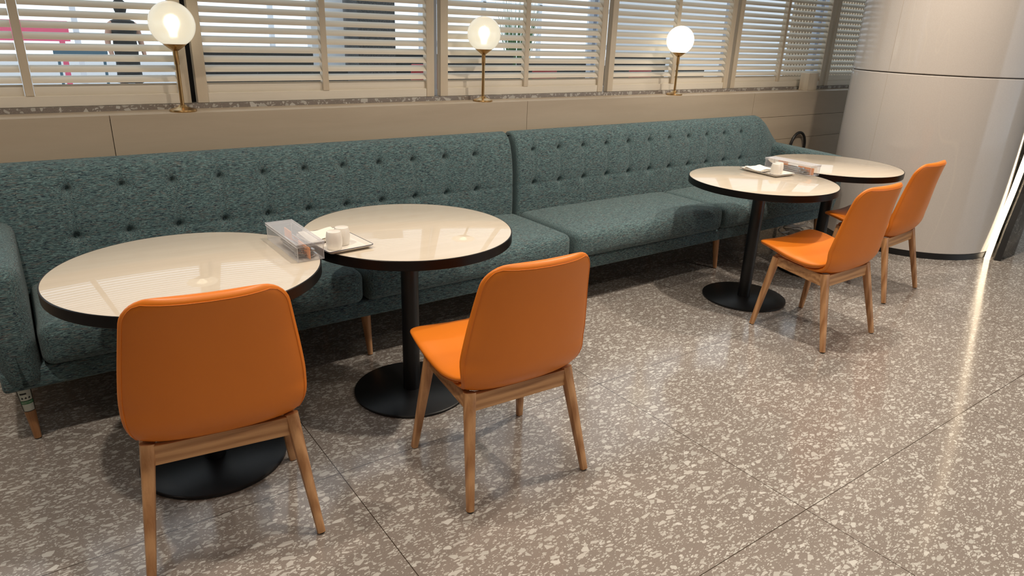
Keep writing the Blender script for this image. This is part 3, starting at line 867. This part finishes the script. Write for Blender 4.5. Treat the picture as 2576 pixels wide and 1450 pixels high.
# dark counters / benches
for i, (a, b, Y, h, lb) in enumerate(((1.75, 2.95, 7.7, 1.27, 'high black bench back beyond the second shutter, left of the charcoal pillar'), (4.05, 4.6, 7.9, 1.24, 'short black bench back right of the charcoal pillar'),
        (4.68, 5.9, 7.9, 1.20, 'high black bench back beyond the middle globe lamp'), (6.0, 7.3, 7.9, 1.15, 'high black bench back beyond the third shutter, its right half'), (7.7, 9.0, 7.9, 1.20, 'high black bench back beyond the farthest globe lamp'), (9.2, 10.0, 7.9, 1.02, 'low black bench beyond the fourth shutter, its right half'))):
    t = thing('bench', lb, 'bench', (a, Y, 0), 0, 'black benches in the hall beyond the shutters')
    MB().rbox(0, b-a, .30, .38, .1, h, .02).build('bench_back', DK, t); MB().rbox(0, b-a, -.2, .30, .36, .46, .03).build('bench_seat', DK, t)
    MB().box(.05, b-a-.05, -.1, .3, 0, .36).build('plinth', DK, t, smooth=False)
def outchair(x, y, rz, label, m):
    t = thing('dining_chair', label, 'chair', (x, y, 0), rz, 'dark chairs in the hall beyond the shutters')
    MB().rbox(-.22, .22, -.22, .22, .42, .48, .02).build('seat', m, t)
    MB().rbox(-.21, .21, .18, .23, .52, 1.12, .02).build('backrest', m, t)
    for sx in (-1, 1):
        for sy in (-1, 1): MB().tube([(sx*.19, sy*.19, .42), (sx*.21, sy*.21, 0)], .014, 8).build('leg', DK, t)
        MB().tube([(sx*.17, .205, .46), (sx*.17, .205, .56)], .012, 8).build('back_post', DK, t)
for i, (x, y, c, lb) in enumerate(((4.05, 7.2, RED, 'red chair beyond the second shutter, beside the charcoal pillar'), (2.2, 6.7, DK, 'black chair at the counter beyond the second shutter, left'), (2.75, 6.7, DK, 'black chair at the counter beyond the second shutter, right'),
                                (5.0, 7.0, DK, 'black chair beyond the third shutter, left'), (5.7, 7.0, RED, 'red chair beyond the third shutter, middle'), (6.5, 7.0, DK, 'black chair beyond the third shutter, right'), (7.4, 7.0, RED, 'red chair beyond the fourth shutter'))):
    outchair(x, y, (i*37 % 5-2)*.12, lb, c)
# tall green plant
t = thing('potted_grass', 'tall green grassy plant in a dark pot beyond the third shutter', 'plant', (6.35, 8.75, 0))
MB().lathe([(0, 0), (.14, 0), (.19, .9), (.17, .9), (.16, .8), (0, .8)], n=24).build('pot', DK, t)
mb = MB()
for k in range(110):
    a = random.random()*2*PI; r = random.random()*.14; h = random.uniform(.7, 1.3); b = random.uniform(.05, .28)
    p0 = Vector((r*math.cos(a), r*math.sin(a), .8)); p2 = p0+Vector((b*math.cos(a), b*math.sin(a), h)); p1 = (p0+p2)/2+Vector((0,0,.12))
    mb.tube([p0, p1, p2], [.006, .006, .001], 4)
mb.build('leaves', mat('green_leaf', (.10,.22,.07), .6), t)
# white framed glazing far off
for i in range(12):
    x = -3+i*2.3
    mb = MB(); mb.box(x, x+.12, 20, 20.12, 0, 4)
    tag(mb.build('trim_%d' % (i+3), mat('white_frame', (.8,.82,.85), .5), smooth=False), kind='structure')
mb = MB().box(-4, 26, 20, 20.1, .95, 1.12).box(-4, 26, 20, 20.1, 2.2, 2.35)
tag(mb.build('trim_2', mat('white_frame_rail', (.62,.68,.75), .5), smooth=False), kind='structure')
o = sc('shop_sign', MB().box(-.3, 1.35, 17.9, 18.0, .98, 1.38).box(-.2, -.1, 17.9, 18.0, 0, .98).box(1.15, 1.25, 17.9, 18.0, 0, .98), mat('pink_sign', (.85,.12,.22), .5), 'pink sign board far beyond the left shutter', 'sign')
o = sc('blue_banner', MB().box(.95, 1.9, 17.0, 17.05, .72, .92).box(1.0, 1.05, 17.0, 17.05, 0, .72).box(1.8, 1.85, 17.0, 17.05, 0, .72), mat('blue_grey_board', (.06,.13,.18), .5), 'dark blue board far beyond the left shutter', 'board')
# person in black, far off
def person(loc, rz):
    t = thing('person', 'person in black clothing standing far beyond the left shutter', 'person', loc, rz)
    V = [(0,0,.95), (0,.01,1.15), (0,.0,1.38), (0,0,1.50), (0,.01,1.62), (-.19,0,1.40), (-.25,.02,1.13), (-.24,-.10,.90), (.19,0,1.40), (.25,.02,1.13), (.24,-.10,.90), (-.10,0,.90), (-.11,-.01,.50), (-.11,.02,.08), (.10,0,.90), (.11,-.03,.50), (.12,.02,.08), (-.11,-.12,.03), (.12,-.12,.03)]
    E_ = [(0,1), (1,2), (2,3), (3,4), (2,5), (5,6), (6,7), (2,8), (8,9), (9,10), (0,11), (11,12), (12,13), (0,14), (14,15), (15,16), (13,17), (16,18)]
    R_ = [.14,.12,.13,.05,.09,.06,.045,.03,.06,.045,.03,.09,.06,.04,.09,.06,.04,.035,.035]
    me = D.meshes.new('body'); me.from_pydata(V, E_, []); o = D.objects.new('body', me); COL.objects.link(o); o.parent = t
    o.modifiers.new('skin', 'SKIN'); sv = me.skin_vertices[0].data
    for i, r in enumerate(R_): sv[i].radius = (r, r*.8 if i < 3 else r)
    sv[0].use_root = True; o.modifiers.new('sub', 'SUBSURF').levels = 2
    me.materials.append(mat('skin', (.45,.25,.17), .6))
    MB().lathe([(0, .86), (.16, .86), (.175, 1.0), (.165, 1.2), (.20, 1.36), (.17, 1.45), (.07, 1.49), (0, 1.49)], n=24).build('black_top', DK, t)
    MB().lathe([(0, .52), (.19, .52), (.175, .75), (.17, .90), (0, .90)], n=24).build('black_shorts', DK, t)
    MB().lathe([(0, 1.55), (.07, 1.56), (.095, 1.64), (.09, 1.72), (.05, 1.765), (0, 1.77)], n=24).build('hair', DK, t)
    return t
person((1.72, 13.0, 0), .2)
# lattice screen seen through the right shutters
mb = MB()
for i in range(26): mb.box(14.0+i*.11, 14.06+i*.11, 9.3, 9.35, 0, 2.6)
for k in range(20): mb.box(14.0, 16.85, 9.36, 9.40, .1+k*.13, .14+k*.13)
sc('lattice_screen', mb, mat('tan_lattice', (.38,.27,.16), .6), 'tan lattice screen beyond the right hand shutters', 'screen')
sc('dark_partition', MB().box(13.6, 20, 9.8, 9.9, 0, 2.8), DK, 'dark partition behind the tan lattice screen', 'partition')
